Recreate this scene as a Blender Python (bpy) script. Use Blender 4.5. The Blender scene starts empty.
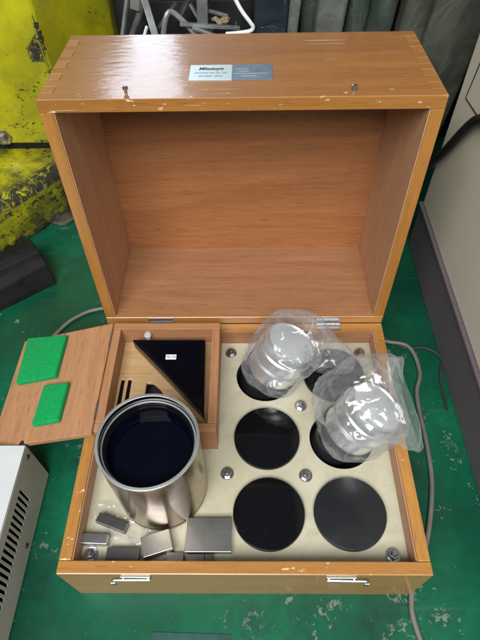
import bpy, bmesh, math, random
from mathutils import Vector, Matrix, noise, Euler
random.seed(7)
sc = bpy.context.scene
C = sc.collection
R = math.radians

# ------------------------------------------------------------------ camera
CAM = Vector((0.00687, -0.12923, 0.72835))
CR = Vector((0.99985129, 0.00680034, -0.01584768))
CU = Vector((0.00445389, 0.78595937, 0.6182621))
CF = Vector((-0.01666003, 0.61824075, -0.78581221))
FPX = 512.277
cd = bpy.data.cameras.new('camera'); co = bpy.data.objects.new('camera', cd); C.objects.link(co)
cd.sensor_fit = 'VERTICAL'; cd.sensor_height = 36; cd.sensor_width = 27
cd.lens = FPX/640*36; cd.clip_start = 0.02; cd.clip_end = 60
M3 = Matrix((CR, CU, -CF)).transposed()
co.matrix_world = Matrix.Translation(CAM) @ M3.to_4x4()
sc.camera = co

# ------------------------------------------------------------------ light
w = bpy.data.worlds.new('World'); sc.world = w; w.use_nodes = True
w.node_tree.nodes['Background'].inputs[0].default_value = (0.90, 0.96, 1.0, 1)
w.node_tree.nodes['Background'].inputs[1].default_value = 0.13
def area(name, loc, target, sx, sy, energy, col):
    l = bpy.data.lights.new(name, 'AREA'); l.shape = 'RECTANGLE'; l.size = sx; l.size_y = sy
    l.energy = energy; l.color = col
    o = bpy.data.objects.new(name, l); C.objects.link(o); o.location = loc
    o.rotation_euler = (Vector(target)-Vector(loc)).to_track_quat('-Z', 'Y').to_euler()
    return o
area('shop_window_light', (-0.32, -1.30, 2.15), (0.0, 0.2, 0.1), 1.9, 1.2, 116, (0.99, 0.99, 0.985))
area('back_window_light', (-0.80, 3.9, 2.1), (-0.08, 0.4, 0.45), 0.58, 1.7, 26, (0.72, 0.86, 1.0))
sc.view_settings.view_transform = 'Standard'; sc.view_settings.look = 'None'
sc.view_settings.exposure = 0.0; sc.view_settings.gamma = 1
sc.render.engine = 'CYCLES'
sc.cycles.transparent_max_bounces = 24
sc.cycles.max_bounces = 10

# ------------------------------------------------------------------ pixel helpers (photo pixels to points on real surfaces)
def ray(px, py): return CF + CR*((px-240)/FPX) - CU*((py-320)/FPX)
def onz(px, py, z):
    d = ray(px, py); return CAM + d*((z-CAM.z)/d.z)
def onplane(px, py, p0, n):
    d = ray(px, py); return CAM + d*((Vector(p0)-CAM).dot(Vector(n))/d.dot(Vector(n)))

# ------------------------------------------------------------------ materials
class NT:
    def __init__(s, name):
        s.m = bpy.data.materials.new(name); s.m.use_nodes = True
        s.t = s.m.node_tree; s.n = s.t.nodes; s.b = s.n['Principled BSDF']; s.out = s.n['Material Output']
    def L(s, a, b): s.t.links.new(a, b)
    def node(s, ty, **kw):
        x = s.n.new(ty)
        for k, v in kw.items(): setattr(x, k, v)
        return x
    def inp(s, socket, v):
        if hasattr(v, 'is_linked') or isinstance(v, bpy.types.NodeSocket): s.L(v, socket)
        else: socket.default_value = v
    def coord(s, scale=(1,1,1), rnd=True, rot=(0,0,0)):
        tc = s.node('ShaderNodeTexCoord'); mp = s.node('ShaderNodeMapping')
        mp.inputs['Scale'].default_value = scale; mp.inputs['Rotation'].default_value = rot
        if rnd:
            oi = s.node('ShaderNodeObjectInfo'); vm = s.node('ShaderNodeVectorMath', operation='SCALE')
            vm.inputs[0].default_value = (0.37, 0.53, 0.71); s.L(oi.outputs['Random'], vm.inputs['Scale'])
            ad = s.node('ShaderNodeVectorMath', operation='ADD')
            s.L(tc.outputs['Object'], ad.inputs[0]); s.L(vm.outputs[0], ad.inputs[1]); s.L(ad.outputs[0], mp.inputs[0])
        else: s.L(tc.outputs['Object'], mp.inputs[0])
        return mp.outputs[0]
    def noise(s, vec, scale=1, detail=4, rough=.5, dist=0):
        x = s.node('ShaderNodeTexNoise'); s.L(vec, x.inputs['Vector'])
        x.inputs['Scale'].default_value = scale; x.inputs['Detail'].default_value = detail
        x.inputs['Roughness'].default_value = rough; x.inputs['Distortion'].default_value = dist
        return x.outputs['Fac']
    def ramp(s, fac, stops):
        x = s.node('ShaderNodeValToRGB'); s.L(fac, x.inputs[0]); e = x.color_ramp.elements
        while len(e) < len(stops): e.new(.5)
        for k, (p, c) in enumerate(stops):
            e[k].position = p; e[k].color = (c, c, c, 1) if not hasattr(c, '__len__') else tuple(c)+(1,)
        return x.outputs[0]
    def mix(s, fac, a, b, mode='MIX'):
        x = s.node('ShaderNodeMix', data_type='RGBA', blend_type=mode)
        s.inp(x.inputs[0], fac)
        for k, v in ((6, a), (7, b)):
            if isinstance(v, (tuple, list)): v = tuple(v)[:3]+(1,)
            s.inp(x.inputs[k], v)
        return x.outputs[2]
    def math(s, op, a, b=0.0):
        x = s.node('ShaderNodeMath', operation=op); s.inp(x.inputs[0], a); s.inp(x.inputs[1], b); return x.outputs[0]
    def bump(s, h, strength=.2, dist=.001):
        x = s.node('ShaderNodeBump'); x.inputs['Strength'].default_value = strength; x.inputs['Distance'].default_value = dist
        s.L(h, x.inputs['Height']); s.L(x.outputs[0], s.b.inputs['Normal']); return x.outputs[0]
    def set(s, **kw):
        for k, v in kw.items():
            k = {'base': 'Base Color', 'rough': 'Roughness', 'metal': 'Metallic', 'spec': 'Specular IOR Level', 'coat': 'Coat Weight', 'coatr': 'Coat Roughness', 'ior': 'IOR'}[k]
            if isinstance(v, (tuple, list)): v = tuple(v)[:3]+(1,)
            s.inp(s.b.inputs[k], v)
        return s.m

def wood(name, dark, light, axis, rough=.5, coat=0.0, coatr=.1, wear=None, bump=.12, fine=1.0, pore=.45, coatbump=0, wthr=.83):
    m = NT(name)
    def sc3(a, b): return tuple(a if k == axis else b for k in range(3))
    big = m.noise(m.coord(sc3(2.0, 22)), 1, 6, .55, 1.2)
    fin = m.noise(m.coord(sc3(14, 260*fine)), 1, 5, .65)
    por = m.noise(m.coord(sc3(40, 900*fine)), 1, 2, .5)
    cl = m.noise(m.coord((3, 3, 3)), 1.6, 3)
    c = m.mix(m.ramp(big, [(.22, 0), (.78, 1)]), dark, light)
    c = m.mix(m.math('MULTIPLY', m.ramp(fin, [(.38, 1), (.58, 0)]), .24), c, tuple(x*.55 for x in dark))
    c = m.mix(m.math('MULTIPLY', m.ramp(por, [(.30, 1), (.42, 0)]), pore), c, tuple(x*.35 for x in dark))
    c = m.mix(m.math('MULTIPLY', m.ramp(cl, [(.3, 1), (.7, 0)]), .25), c, tuple(x*.7 for x in light))
    r = rough
    if wear:
        # scratches, scuffs and chips where varnish is missing; wear = (axis, position of worn edge, falloff)
        ax, pos, fall = wear
        tc = m.node('ShaderNodeTexCoord'); sx = m.node('ShaderNodeSeparateXYZ'); m.L(tc.outputs['Object'], sx.inputs[0])
        d = m.math('ABSOLUTE', m.math('SUBTRACT', sx.outputs[ax], pos))
        near = m.math('SUBTRACT', 1.0, m.math('MINIMUM', m.math('DIVIDE', d, fall), 1.0))
        ch = m.noise(m.coord((60, 130, 130)), 1, 5, .6)
        thr = m.math('SUBTRACT', wthr, m.math('MULTIPLY', near, .17))
        msk = m.math('MINIMUM', m.math('MULTIPLY', m.math('MAXIMUM', m.math('SUBTRACT', ch, thr), 0), 18), 1)
        scr = m.noise(m.coord((9, 300, 300), rot=(0.0, 0.0, .12)), 1, 2, .5)
        ms2 = m.math('MULTIPLY', m.ramp(scr, [(.715, 0), (.74, 1)]), .5 if wthr < .82 else 0.0)
        c = m.mix(m.math('MAXIMUM', msk, ms2), c, (.72, .56, .40))
        blot = m.noise(m.coord((14, 9, 9)), 1, 3, .6)
        c = m.mix(m.math('MULTIPLY', m.ramp(blot, [(.70, 0), (.78, 1)]), .5), c, (.10, .055, .03))
        r = m.math('ADD', rough, m.math('MULTIPLY', msk, .3))
    hh = m.math('ADD', m.math('MULTIPLY', fin, .7), m.math('MULTIPLY', por, .3))
    m.bump(hh, bump, .0006)
    if coatbump:
        bp = m.node('ShaderNodeBump'); bp.inputs['Strength'].default_value = coatbump; bp.inputs['Distance'].default_value = .0008
        m.L(m.math('ADD', m.noise(m.coord(sc3(45, 170)), 1, 3, .5), m.math('MULTIPLY', m.noise(m.coord(sc3(10, 28)), 1, 2, .5), 1.0)), bp.inputs['Height']); m.L(bp.outputs[0], m.b.inputs['Coat Normal'])
    return m.set(base=c, rough=r, coat=coat, coatr=coatr)

VD, VL = (.31, .128, .024), (.49, .235, .056)       # orange varnished outside
ND, NL = (.25, .108, .045), (.40, .195, .092)       # raw lauan inside
PD, PL = (.30, .130, .054), (.46, .235, .115)
W_LIDFRONT = wood('varnished_lid_front', (.24, .088, .012), (.37, .152, .027), 0, wthr=.797, rough=.5, coat=.7, coatr=.15, wear=(2, 0.0, .035), bump=.25, coatbump=.45)
W_VAR_X = wood('varnished_wood_x', VD, VL, 0, rough=.4, coat=.8, coatr=.10, wear=(2, 0.106, .010))
W_VAR_Y = wood('varnished_wood_y', VD, VL, 1, rough=.36, coat=.35, coatr=.18, wear=(2, 0.106, .010))
W_LIDSIDE = wood('varnished_lid_side', (.26, .100, .016), (.41, .180, .037), 1, rough=.4, coat=.35, coatr=.18)
W_IN_X = wood('raw_wood_x', ND, NL, 0, rough=.55)
W_IN_Y = wood('raw_wood_y', (.40, .195, .098), (.58, .335, .200), 1, rough=.5)
W_PANEL = wood('lauan_panel', (.225, .080, .026), (.395, .168, .062), 0, rough=.5, fine=.8, pore=.6, bump=.2)
W_BOX_X = wood('box_wood_x', PD, PL, 0, rough=.55)
W_BOX_Y = wood('box_wood_y', PD, PL, 1, rough=.55)
W_PLANK = wood('plank_wood', (.36, .165, .078), (.49, .255, .132), 1, rough=.5, fine=.8, pore=.6)
W_INSERT = wood('insert_wood', (.40, .24, .105), (.55, .36, .18), 0, rough=.55)
W_EDGE = wood('end_grain', (.42, .25, .10), (.58, .36, .17), 0, rough=.5)

def plain(name, col, rough=.5, metal=0, spec=.5, var=.15, vs=30, bump=0.0, bs=400, coat=0, ior=1.5):
    m = NT(name)
    n = m.noise(m.coord((1,1,1)), vs, 5, .6)
    c = m.mix(m.ramp(n, [(.3, 0), (.7, 1)]), tuple(x*(1-var) for x in col), tuple(min(1, x*(1+var)) for x in col))
    rr = m.math('ADD', rough*.8, m.math('MULTIPLY', n, rough*.4))
    if bump: m.bump(m.noise(m.coord((1,1,1)), bs, 3, .6), bump, .0005)
    return m.set(base=c, rough=rr, metal=metal, spec=spec, coat=coat, ior=ior)

CHROME = plain('chrome', (.48, .49, .50), .28, 1, var=.08)
STEEL_DULL = plain('dull_steel', (.42, .40, .37), .38, 1, var=.25, vs=60)
HINGE = plain('hinge_metal', (.44, .44, .45), .35, 1, var=.15)
m = NT('black_plastic')
_d = m.noise(m.coord((1,1,1)), 520, 2, .5); _k = m.noise(m.coord((1,1,1)), 30, 4, .6)
_s = m.math('MULTIPLY', m.ramp(_d, [(.70, 0), (.76, 1)]), m.ramp(_k, [(.40, 0), (.62, 1)]))
BLACK = m.set(base=m.mix(m.math('MULTIPLY', _s, .5), (.003, .0035, .0045), (.14, .15, .15)), rough=m.math('ADD', .08, m.math('MULTIPLY', _k, .08)), spec=.35)
BLACK_SOFT = plain('black_satin_plastic', (.012, .013, .015), .28, 0, var=.15)
PRISM = plain('black_glass', (.002, .0025, .005), .14, 0, .3, var=.2)
RUBBER = plain('black_rubber', (.012, .012, .013), .45, var=.2)
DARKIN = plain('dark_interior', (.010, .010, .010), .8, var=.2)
LABEL_W = plain('label_white', (.72, .72, .74), .5, var=.04)
INK = plain('ink', (.02, .025, .04), .6, var=.1)
PLATE_PALE = plain('nameplate_pale', (.50, .60, .62), .35, .25, var=.05)
PLATE_DARK = plain('nameplate_dark', (.16, .215, .26), .4, .35, var=.12, vs=90)
PLATE_LINE = plain('nameplate_line', (.30, .38, .44), .4, .2)
FELT = NT('green_felt'); _n = FELT.noise(FELT.coord((1,1,1)), 900, 3, .7)
_c = FELT.mix(FELT.ramp(FELT.noise(FELT.coord((1,1,1)), 260, 5, .7), [(.3, 0), (.7, 1)]), (.0, .225, .055), (.004, .33, .085))
FELT.bump(_n, .5, .0008); FELT.b.inputs['Sheen Weight'].default_value = .08; FELT = FELT.set(base=_c, rough=.9, spec=.15)

def brushed(name, col, axis=0, rough=.28, var=.2):
    m = NT(name); s3 = [25, 25, 25]; s3[axis] = 25
    v = m.coord(tuple(40 if k == axis else 1500 for k in range(3)))
    n = m.noise(v, 1, 4, .6); k = m.noise(m.coord((1,1,1)), 70, 4, .6)
    c = m.mix(m.ramp(n, [(.3, 0), (.7, 1)]), tuple(x*(1-var) for x in col), col)
    c = m.mix(m.math('MULTIPLY', m.ramp(k, [(.45, 0), (.75, 1)]), .18), c, tuple(x*.55 for x in col))
    m.bump(n, .08, .0002)
    return m.set(base=c, rough=m.math('ADD', rough, m.math('MULTIPLY', k, .15)), metal=1)
BLOCK = brushed('gauge_steel', (.44, .44, .43))
BLOCK_DARK = brushed('gauge_steel_dark', (.20, .19, .19), rough=.32)
BARREL = brushed('barrel_steel', (.36, .29, .22), 2, .15, .06)
BARREL_RIM = plain('barrel_rim', (.86, .87, .88), .42, 1, var=.08)
ALU = brushed('aluminium', (.93, .94, .95), 2, .22, .03); ALU.node_tree.nodes['Principled BSDF'].inputs['Metallic'].default_value = .93
CAPW = plain('milky_plastic', (.42, .44, .46), .30, var=.05)
GLASSDARK = plain('dark_lens_glass', (.001, .0015, .005), .05, 0, .22, var=.1)

m = NT('cream_plate')
a_ = m.noise(m.coord((1,1,1), False), 9, 5, .6); b_ = m.noise(m.coord((1,1,1), False), 60, 5, .6)
c_ = m.mix(m.ramp(a_, [(.35, 0), (.7, 1)]), (.40, .37, .26), (.50, .475, .37))
c_ = m.mix(m.math('MULTIPLY', m.ramp(b_, [(.50, 0), (.75, 1)]), .45), c_, (.31, .28, .18))
CREAM = m.set(base=c_, rough=m.math('ADD', .22, m.math('MULTIPLY', b_, .2)))

# floor paint: green enamel, chipped to grey concrete
m = NT('green_floor_paint')
v0 = m.coord((1,1,1), False)
big = m.noise(v0, 3.2, 5, .6); mid = m.noise(v0, 26, 6, .62, .6); fin = m.noise(v0, 110, 5, .65, .8); tiny = m.noise(v0, 420, 3, .6)
c_ = m.mix(m.ramp(big, [(.35, 0), (.65, 1)]), (.003, .048, .025), (.004, .130, .060))
c_ = m.mix(m.math('MULTIPLY', m.ramp(mid, [(.45, 0), (.68, 1)]), .6), c_, (.003, .048, .030))
c_ = m.mix(m.math('MULTIPLY', m.ramp(fin, [(.30, 1), (.42, 0)]), .55), c_, (.006, .06, .045))
ar = m.ramp(m.noise(v0, 7.5, 4, .6), [(.40, 0), (.62, 1)])
chs = m.math('ADD', m.math('MULTIPLY', mid, .45), m.math('MULTIPLY', fin, .55))
chip = m.math('MULTIPLY', m.ramp(m.math('ADD', chs, m.math('MULTIPLY', ar, .085)), [(.640, 0), (.665, 1)]), 1.0)
speck = m.math('MULTIPLY', m.ramp(fin, [(.70, 0), (.73, 1)]), ar)
chip = m.math('MAXIMUM', chip, speck)
cc = m.mix(tiny, (.13, .17, .13), (.36, .39, .33))
c_ = m.mix(m.math('MULTIPLY', chip, .5), c_, cc)
scuf = m.noise(m.coord((5, 60, 1), False, (0, 0, .5)), 1, 4, .6)
c_ = m.mix(m.math('MULTIPLY', m.ramp(scuf, [(.60, 0), (.74, 1)]), .35), c_, (.05, .13, .10))
dirt = m.noise(v0, 9, 6, .72)
c_ = m.mix(m.math('MULTIPLY', m.ramp(dirt, [(.50, 0), (.70, 1)]), .65), c_, (.008, .030, .024))
m.bump(m.math('SUBTRACT', m.math('MULTIPLY', mid, .3), m.math('MULTIPLY', chip, .6)), .35, .0015)
FLOOR = m.set(spec=.35, base=c_, rough=m.math('ADD', .24, m.math('ADD', m.math('MULTIPLY', chip, .4), m.math('MULTIPLY', big, .2))))

# chipped yellow enamel
def yellow(name, grime, edge_at=None):  # grime: strength of the grime layer, which on the foot also carries painted shade
  m = NT(name)
  v0 = m.coord((1,1,1), False)
  n1 = m.noise(v0, 9, 6, .65, .5); n2 = m.noise(v0, 75, 6, .70, .9); n3 = m.noise(v0, 5, 3, .5)
  c_ = m.mix(m.ramp(n3, [(.35, 0), (.65, 1)]), (.44, .40, .010), (.60, .58, .007))
  tcy = m.node('ShaderNodeTexCoord'); sxy = m.node('ShaderNodeSeparateXYZ'); m.L(tcy.outputs['Object'], sxy.inputs[0])
  low = m.math('SUBTRACT', 1.0, m.math('MINIMUM', m.math('DIVIDE', sxy.outputs[2], .34), 1.0))     # knocks and grime are worse near the foot
  c_ = m.mix(m.math('MULTIPLY', m.ramp(n1, [(.42, 0), (.70, 1)]), m.math('ADD', .30, m.math('MULTIPLY', low, .65))), c_, (.10, .11, .014))
  c_ = m.mix(m.math('MULTIPLY', m.ramp(m.noise(v0, 16, 6, .7, .4), [(.32, 0), (.62, 1)]), grime), c_, (.055, .062, .012))  # grime layer; on the foot it also carries painted shade
  ch = m.math('ADD', m.math('MULTIPLY', n2, .75), m.math('ADD', m.math('MULTIPLY', n1, .25), m.math('MULTIPLY', low, .09)))
  msk = m.ramp(ch, [(.625, 0), (.645, 1)])
  geo = m.node('ShaderNodeNewGeometry')
  edge = m.math('MULTIPLY', m.ramp(geo.outputs['Pointiness'], [(.515, 0), (.53, 1)]), m.ramp(n2, [(.42, 0), (.5, 1)]))
  msk = m.math('MAXIMUM', msk, edge)
  if edge_at:          # paint knocked off along the column's corner
    dx = m.math('SUBTRACT', sxy.outputs[0], edge_at[0]); dy = m.math('SUBTRACT', sxy.outputs[1], edge_at[1])
    dd = m.math('SQRT', m.math('ADD', m.math('MULTIPLY', dx, dx), m.math('MULTIPLY', dy, dy)))
    nn = m.noise(m.coord((1, 1, .55), False), 38, 5, .65, .6)
    msk = m.math('MAXIMUM', msk, m.math('MULTIPLY', m.math('LESS_THAN', dd, m.math('MULTIPLY', m.math('SUBTRACT', nn, .45), .050)), 1.0))
  c_ = m.mix(msk, c_, (.018, .017, .012))
  m.bump(m.math('SUBTRACT', m.math('MULTIPLY', n1, .6), msk), .6, .002)
  return m.set(base=c_, rough=m.math('ADD', .30, m.math('MULTIPLY', msk, .4)))
YELLOW_GRIMY_SHADED = yellow('yellow_grimy_shaded_paint', .95)  # foot paint: heavy grime, with the foot's shade painted in too

BEIGE = plain('beige_enamel', (.68, .63, .52), .32, var=.03, vs=6, bump=.04, bs=900)
MAUVE = plain('mauve_base_paint', (.125, .10, .115), .42, var=.10, vs=700, bump=.15, bs=700)
WHITEBOX = plain('offwhite_enamel', (.52, .54, .55), .42, var=.06, vs=14)
GREYSIDE = plain('grey_beige_enamel', (.56, .53, .47), .42, var=.08, vs=18)
DARKBAR = plain('sooty_iron', (.010, .010, .011), .65, .0, .2, var=.45, vs=40, bump=.3, bs=150)
HOSE = plain('grey_hose', (.15, .145, .12), .5, var=.2)
HOSE_DK = plain('dark_cable', (.035, .035, .035), .5, var=.2)
SCRAP = plain('scrap_aluminium', (.32, .34, .36), .4, .7, var=.3, vs=30)
SCRAP_DK = plain('scrap_iron', (.10, .10, .10), .5, .5, var=.4, vs=40)
SCRAP_TAN = plain('torn_card', (.26, .19, .10), .8, var=.3, vs=60)
WHITEROD = plain('white_rod', (.70, .74, .76), .35, var=.05)
DKBACK = plain('black_cabinet_paint', (.012, .012, .013), .5, var=.3)
BLUE = plain('dark_blue_mark', (.004, .048, .044), .5, var=.5, vs=60)

def wrapped(name, col):
    m = NT(name); v = m.coord((1, 1, .6))
    a = m.noise(v, 20, 4, .5, 1.2); b = m.noise(v, 75, 5, .6, 2.0)
    c = m.mix(m.ramp(a, [(.4, 0), (.7, 1)]), tuple(x*.7 for x in col), tuple(x*1.25 for x in col))
    c = m.mix(m.math('MULTIPLY', m.ramp(b, [(.66, 0), (.74, 1)]), .35), c, (.22, .24, .22))
    m.bump(m.math('ADD', m.math('MULTIPLY', a, 1.0), m.math('MULTIPLY', b, .22)), .75, .010)
    return m.set(base=c, rough=.20, spec=.6)
WR_GREEN = wrapped('wrapped_green', (.048, .062, .054))
WR_OLIVE = wrapped('wrapped_olive', (.066, .072, .056))
WR_NAVY = wrapped('wrapped_navy', (.020, .028, .036))
WR_PALE = wrapped('wrapped_grey_green', (.12, .132, .115))

def film(name, haze=.13, gl=.55, bs=70):
    m = NT(name); m.n.remove(m.b)
    v = m.coord((1,1,1), False)
    def ridge(sc_, dist):
        return m.math('ABSOLUTE', m.math('SUBTRACT', m.noise(v, sc_, 1, .4, dist), .5))
    n = m.math('ADD', m.math('MULTIPLY', ridge(bs*.4, .5), 3.2), m.math('MULTIPLY', ridge(bs*1.0, .5), .9))
    bp = m.node('ShaderNodeBump'); bp.inputs['Strength'].default_value = .8; bp.inputs['Distance'].default_value = .008
    m.L(n, bp.inputs['Height'])
    tr = m.node('ShaderNodeBsdfTransparent'); tr.inputs[0].default_value = (.98, .985, .99, 1)
    g = m.node('ShaderNodeBsdfGlossy'); g.inputs['Roughness'].default_value = .13; m.L(bp.outputs[0], g.inputs['Normal'])
    d = m.node('ShaderNodeBsdfTranslucent'); d.inputs[0].default_value = (.90, .95, 1, 1)
    d2 = m.node('ShaderNodeBsdfDiffuse'); d2.inputs[0].default_value = (.90, .95, 1, 1)
    dd = m.node('ShaderNodeMixShader'); dd.inputs[0].default_value = .6; m.L(d.outputs[0], dd.inputs[1]); m.L(d2.outputs[0], dd.inputs[2])
    lw = m.node('ShaderNodeLayerWeight'); lw.inputs['Blend'].default_value = .3; m.L(bp.outputs[0], lw.inputs['Normal'])
    crease = m.ramp(ridge(bs*.4, .5), [(.0, 1), (.05, 0)])
    edge = m.math('POWER', lw.outputs['Facing'], 2.0)
    hz = m.math('ADD', haze, m.math('ADD', m.math('MULTIPLY', crease, .07), m.math('MULTIPLY', edge, .42)))     # milkier edge-on; also paints bright shine into edges and creases
    mx = m.node('ShaderNodeMixShader'); m.L(hz, mx.inputs[0]); m.L(tr.outputs[0], mx.inputs[1]); m.L(dd.outputs[0], mx.inputs[2])
    f = m.math('ADD', .06, m.math('MULTIPLY', lw.outputs['Fresnel'], gl))
    m2 = m.node('ShaderNodeMixShader'); m.L(f, m2.inputs[0]); m.L(mx.outputs[0], m2.inputs[1]); m.L(g.outputs[0], m2.inputs[2])
    m.L(m2.outputs[0], m.out.inputs[0]); return m.m
FILM = film('clear_bag_film', .075, .16, 50)
FILM2 = film('clear_bag_film_thin', .03, .2, 80)

# ------------------------------------------------------------------ mesh helpers
def mkobj(name, bm, mat, parent=None, local=False, smooth=False, recalc=True):
    if recalc: bmesh.ops.recalc_face_normals(bm, faces=bm.faces)
    if parent and not local: bm.transform(WM[parent.name].inverted())
    me = bpy.data.meshes.new(name); bm.to_mesh(me); bm.free()
    if smooth:
        me.polygons.foreach_set('use_smooth', [True]*len(me.polygons))
        try: me.set_sharp_from_angle(angle=R(38))
        except Exception: pass
    me.materials.append(mat)
    o = bpy.data.objects.new(name, me); C.objects.link(o)
    if parent: o.parent = parent; WM[o.name] = WM[parent.name].copy()
    else: WM[o.name] = Matrix()
    return o
WM = {}
def empty(name, loc, label, cat, group=None):
    o = bpy.data.objects.new(name, None); C.objects.link(o); o.location = loc; o.empty_display_size = .05
    WM[o.name] = Matrix.Translation(loc); tag(o, label, cat, group); return o
def tag(o, label, cat, group=None):
    o['label'] = label; o['category'] = cat
    if group: o['group'] = group
    return o
def recenter(o, p):
    p = Vector(p); o.data.transform(Matrix.Translation(-p)); o.location = p; WM[o.name] = Matrix.Translation(p); return o
def box(x0, x1, y0, y1, z0, z1, bev=.0012, bm=None, seg=2):
    own = bm is None
    b = bmesh.new()
    r = bmesh.ops.create_cube(b, size=1)
    for v in b.verts: v.co = Vector(((x0+x1)/2+v.co.x*(x1-x0), (y0+y1)/2+v.co.y*(y1-y0), (z0+z1)/2+v.co.z*(z1-z0)))
    if bev: bmesh.ops.bevel(b, geom=b.edges[:], offset=bev, segments=seg, affect='EDGES', profile=.6)
    if own: return b
    join(bm, b); return bm
def join(bm, b, mat=None):
    if mat is not None: b.transform(mat)
    me = bpy.data.meshes.new('t'); b.to_mesh(me); b.free(); bm.from_mesh(me); bpy.data.meshes.remove(me); return bm
def prism(pts, z0, z1, bev=.0008, seg=2):
    b = bmesh.new(); vs = [b.verts.new((p[0], p[1], z0)) for p in pts]; f = b.faces.new(vs)
    e = bmesh.ops.extrude_face_region(b, geom=[f]); 
    for g in e['geom']:
        if isinstance(g, bmesh.types.BMVert): g.co.z = z1
    bmesh.ops.recalc_face_normals(b, faces=b.faces)
    if bev: bmesh.ops.bevel(b, geom=b.edges[:], offset=bev, segments=seg, affect='EDGES', profile=.6)
    return b
def lathe(prof, seg=64, mat=None):
    b = bmesh.new(); rings = []
    for r, z in prof:
        if r < 1e-6: rings.append([b.verts.new((0, 0, z))])
        else: rings.append([b.verts.new((r*math.cos(2*math.pi*k/seg), r*math.sin(2*math.pi*k/seg), z)) for k in range(seg)])
    for A, B in zip(rings, rings[1:]):
        for k in range(seg):
            k2 = (k+1) % seg
            if len(A) == 1 and len(B) == 1: continue
            if len(A) == 1: b.faces.new((A[0], B[k2], B[k]))
            elif len(B) == 1: b.faces.new((A[k], A[k2], B[0]))
            else: b.faces.new((A[k], A[k2], B[k2], B[k]))
    if mat is not None: b.transform(mat)
    return b
def tube(pts, r, seg=10, sub=8, cap=True):
    P = [Vector(p) for p in pts]; Q = []
    if sub > 1 and len(P) > 2:
        for i in range(len(P)-1):
            p0 = P[max(i-1, 0)]; p1 = P[i]; p2 = P[i+1]; p3 = P[min(i+2, len(P)-1)]
            for k in range(sub):
                t = k/sub
                Q.append(.5*((2*p1)+(-p0+p2)*t+(2*p0-5*p1+4*p2-p3)*t*t+(-p0+3*p1-3*p2+p3)*t**3))
        Q.append(P[-1])
    else: Q = P
    b = bmesh.new(); rings = []; up = Vector((0, 0, 1)); prevn = None
    for i, p in enumerate(Q):
        t = (Q[min(i+1, len(Q)-1)]-Q[max(i-1, 0)]).normalized()
        n = (prevn - t*prevn.dot(t)) if prevn else t.cross(up if abs(t.z) < .9 else Vector((1, 0, 0)))
        n.normalize(); prevn = n; bb = t.cross(n)
        rr = r[i] if hasattr(r, '__len__') else r
        rings.append([b.verts.new(p+n*rr*math.cos(2*math.pi*k/seg)+bb*rr*math.sin(2*math.pi*k/seg)) for k in range(seg)])
    for A, B in zip(rings, rings[1:]):
        for k in range(seg): b.faces.new((A[k], A[(k+1) % seg], B[(k+1) % seg], B[k]))
    if cap: b.faces.new(rings[0]); b.faces.new(rings[-1])
    return b
def curve_sheet(outer, holes, thick, bevel=0.0):
    """flat sheet with real holes, in XY, z from 0 to thick"""
    cu = bpy.data.curves.new('t', 'CURVE'); cu.dimensions = '2D'; cu.fill_mode = 'BOTH'; cu.extrude = thick/2-bevel; cu.bevel_depth = bevel; cu.bevel_resolution = 1
    for pl in [outer]+holes:
        s = cu.splines.new('POLY'); s.points.add(len(pl)-1); s.use_cyclic_u = True
        for k, p in enumerate(pl): s.points[k].co = (p[0], p[1], 0, 1)
    o = bpy.data.objects.new('t', cu); C.objects.link(o)
    dg = bpy.context.evaluated_depsgraph_get(); me = bpy.data.meshes.new_from_object(o.evaluated_get(dg))
    b = bmesh.new(); b.from_mesh(me); bpy.data.meshes.remove(me); bpy.data.objects.remove(o); bpy.data.curves.remove(cu)
    b.transform(Matrix.Translation((0, 0, thick/2)))
    bmesh.ops.remove_doubles(b, verts=b.verts, dist=1e-6)
    return b
def text_bm(s, size, mat, shear=0, thick=.0001, bold=0.0, sx=1):
    cu = bpy.data.curves.new('t', 'FONT'); cu.body = s; cu.size = size; cu.align_x = 'CENTER'; cu.align_y = 'CENTER'; cu.extrude = thick; cu.shear = shear; cu.offset = bold; cu.resolution_u = 3
    o = bpy.data.objects.new('t', cu); C.objects.link(o)
    dg = bpy.context.evaluated_depsgraph_get(); me = bpy.data.meshes.new_from_object(o.evaluated_get(dg))
    b = bmesh.new(); b.from_mesh(me); bpy.data.meshes.remove(me); bpy.data.objects.remove(o); bpy.data.curves.remove(cu)
    b.transform(mat @ Matrix.Diagonal((sx, 1, 1, 1))); return b
def circ(cx, cy, r, n=64): return [(cx+r*math.cos(2*math.pi*k/n), cy+r*math.sin(2*math.pi*k/n)) for k in range(n)]
def rotz(b, cx, cy, a):
    b.transform(Matrix.Translation((cx, cy, 0)) @ Matrix.Rotation(a, 4, 'Z') @ Matrix.Translation((-cx, -cy, 0))); return b

# ------------------------------------------------------------------ floor
b = bmesh.new(); bmesh.ops.create_grid(b, x_segments=4, y_segments=4, size=4)
fl = mkobj('floor', b, FLOOR); fl['kind'] = 'structure'
b = prism([(-.122, -.120), (-.018, -.122), (-.0165, -.0445), (-.113, -.0425)], .0006, .0012, 0)  # thin dark blue-green sheet just above the floor
tag(recenter(mkobj('floor_mark', b, BLUE), (-.067, -.08, .0006)), 'thin dark blue strip on the green floor before the case', 'mark')

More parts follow.
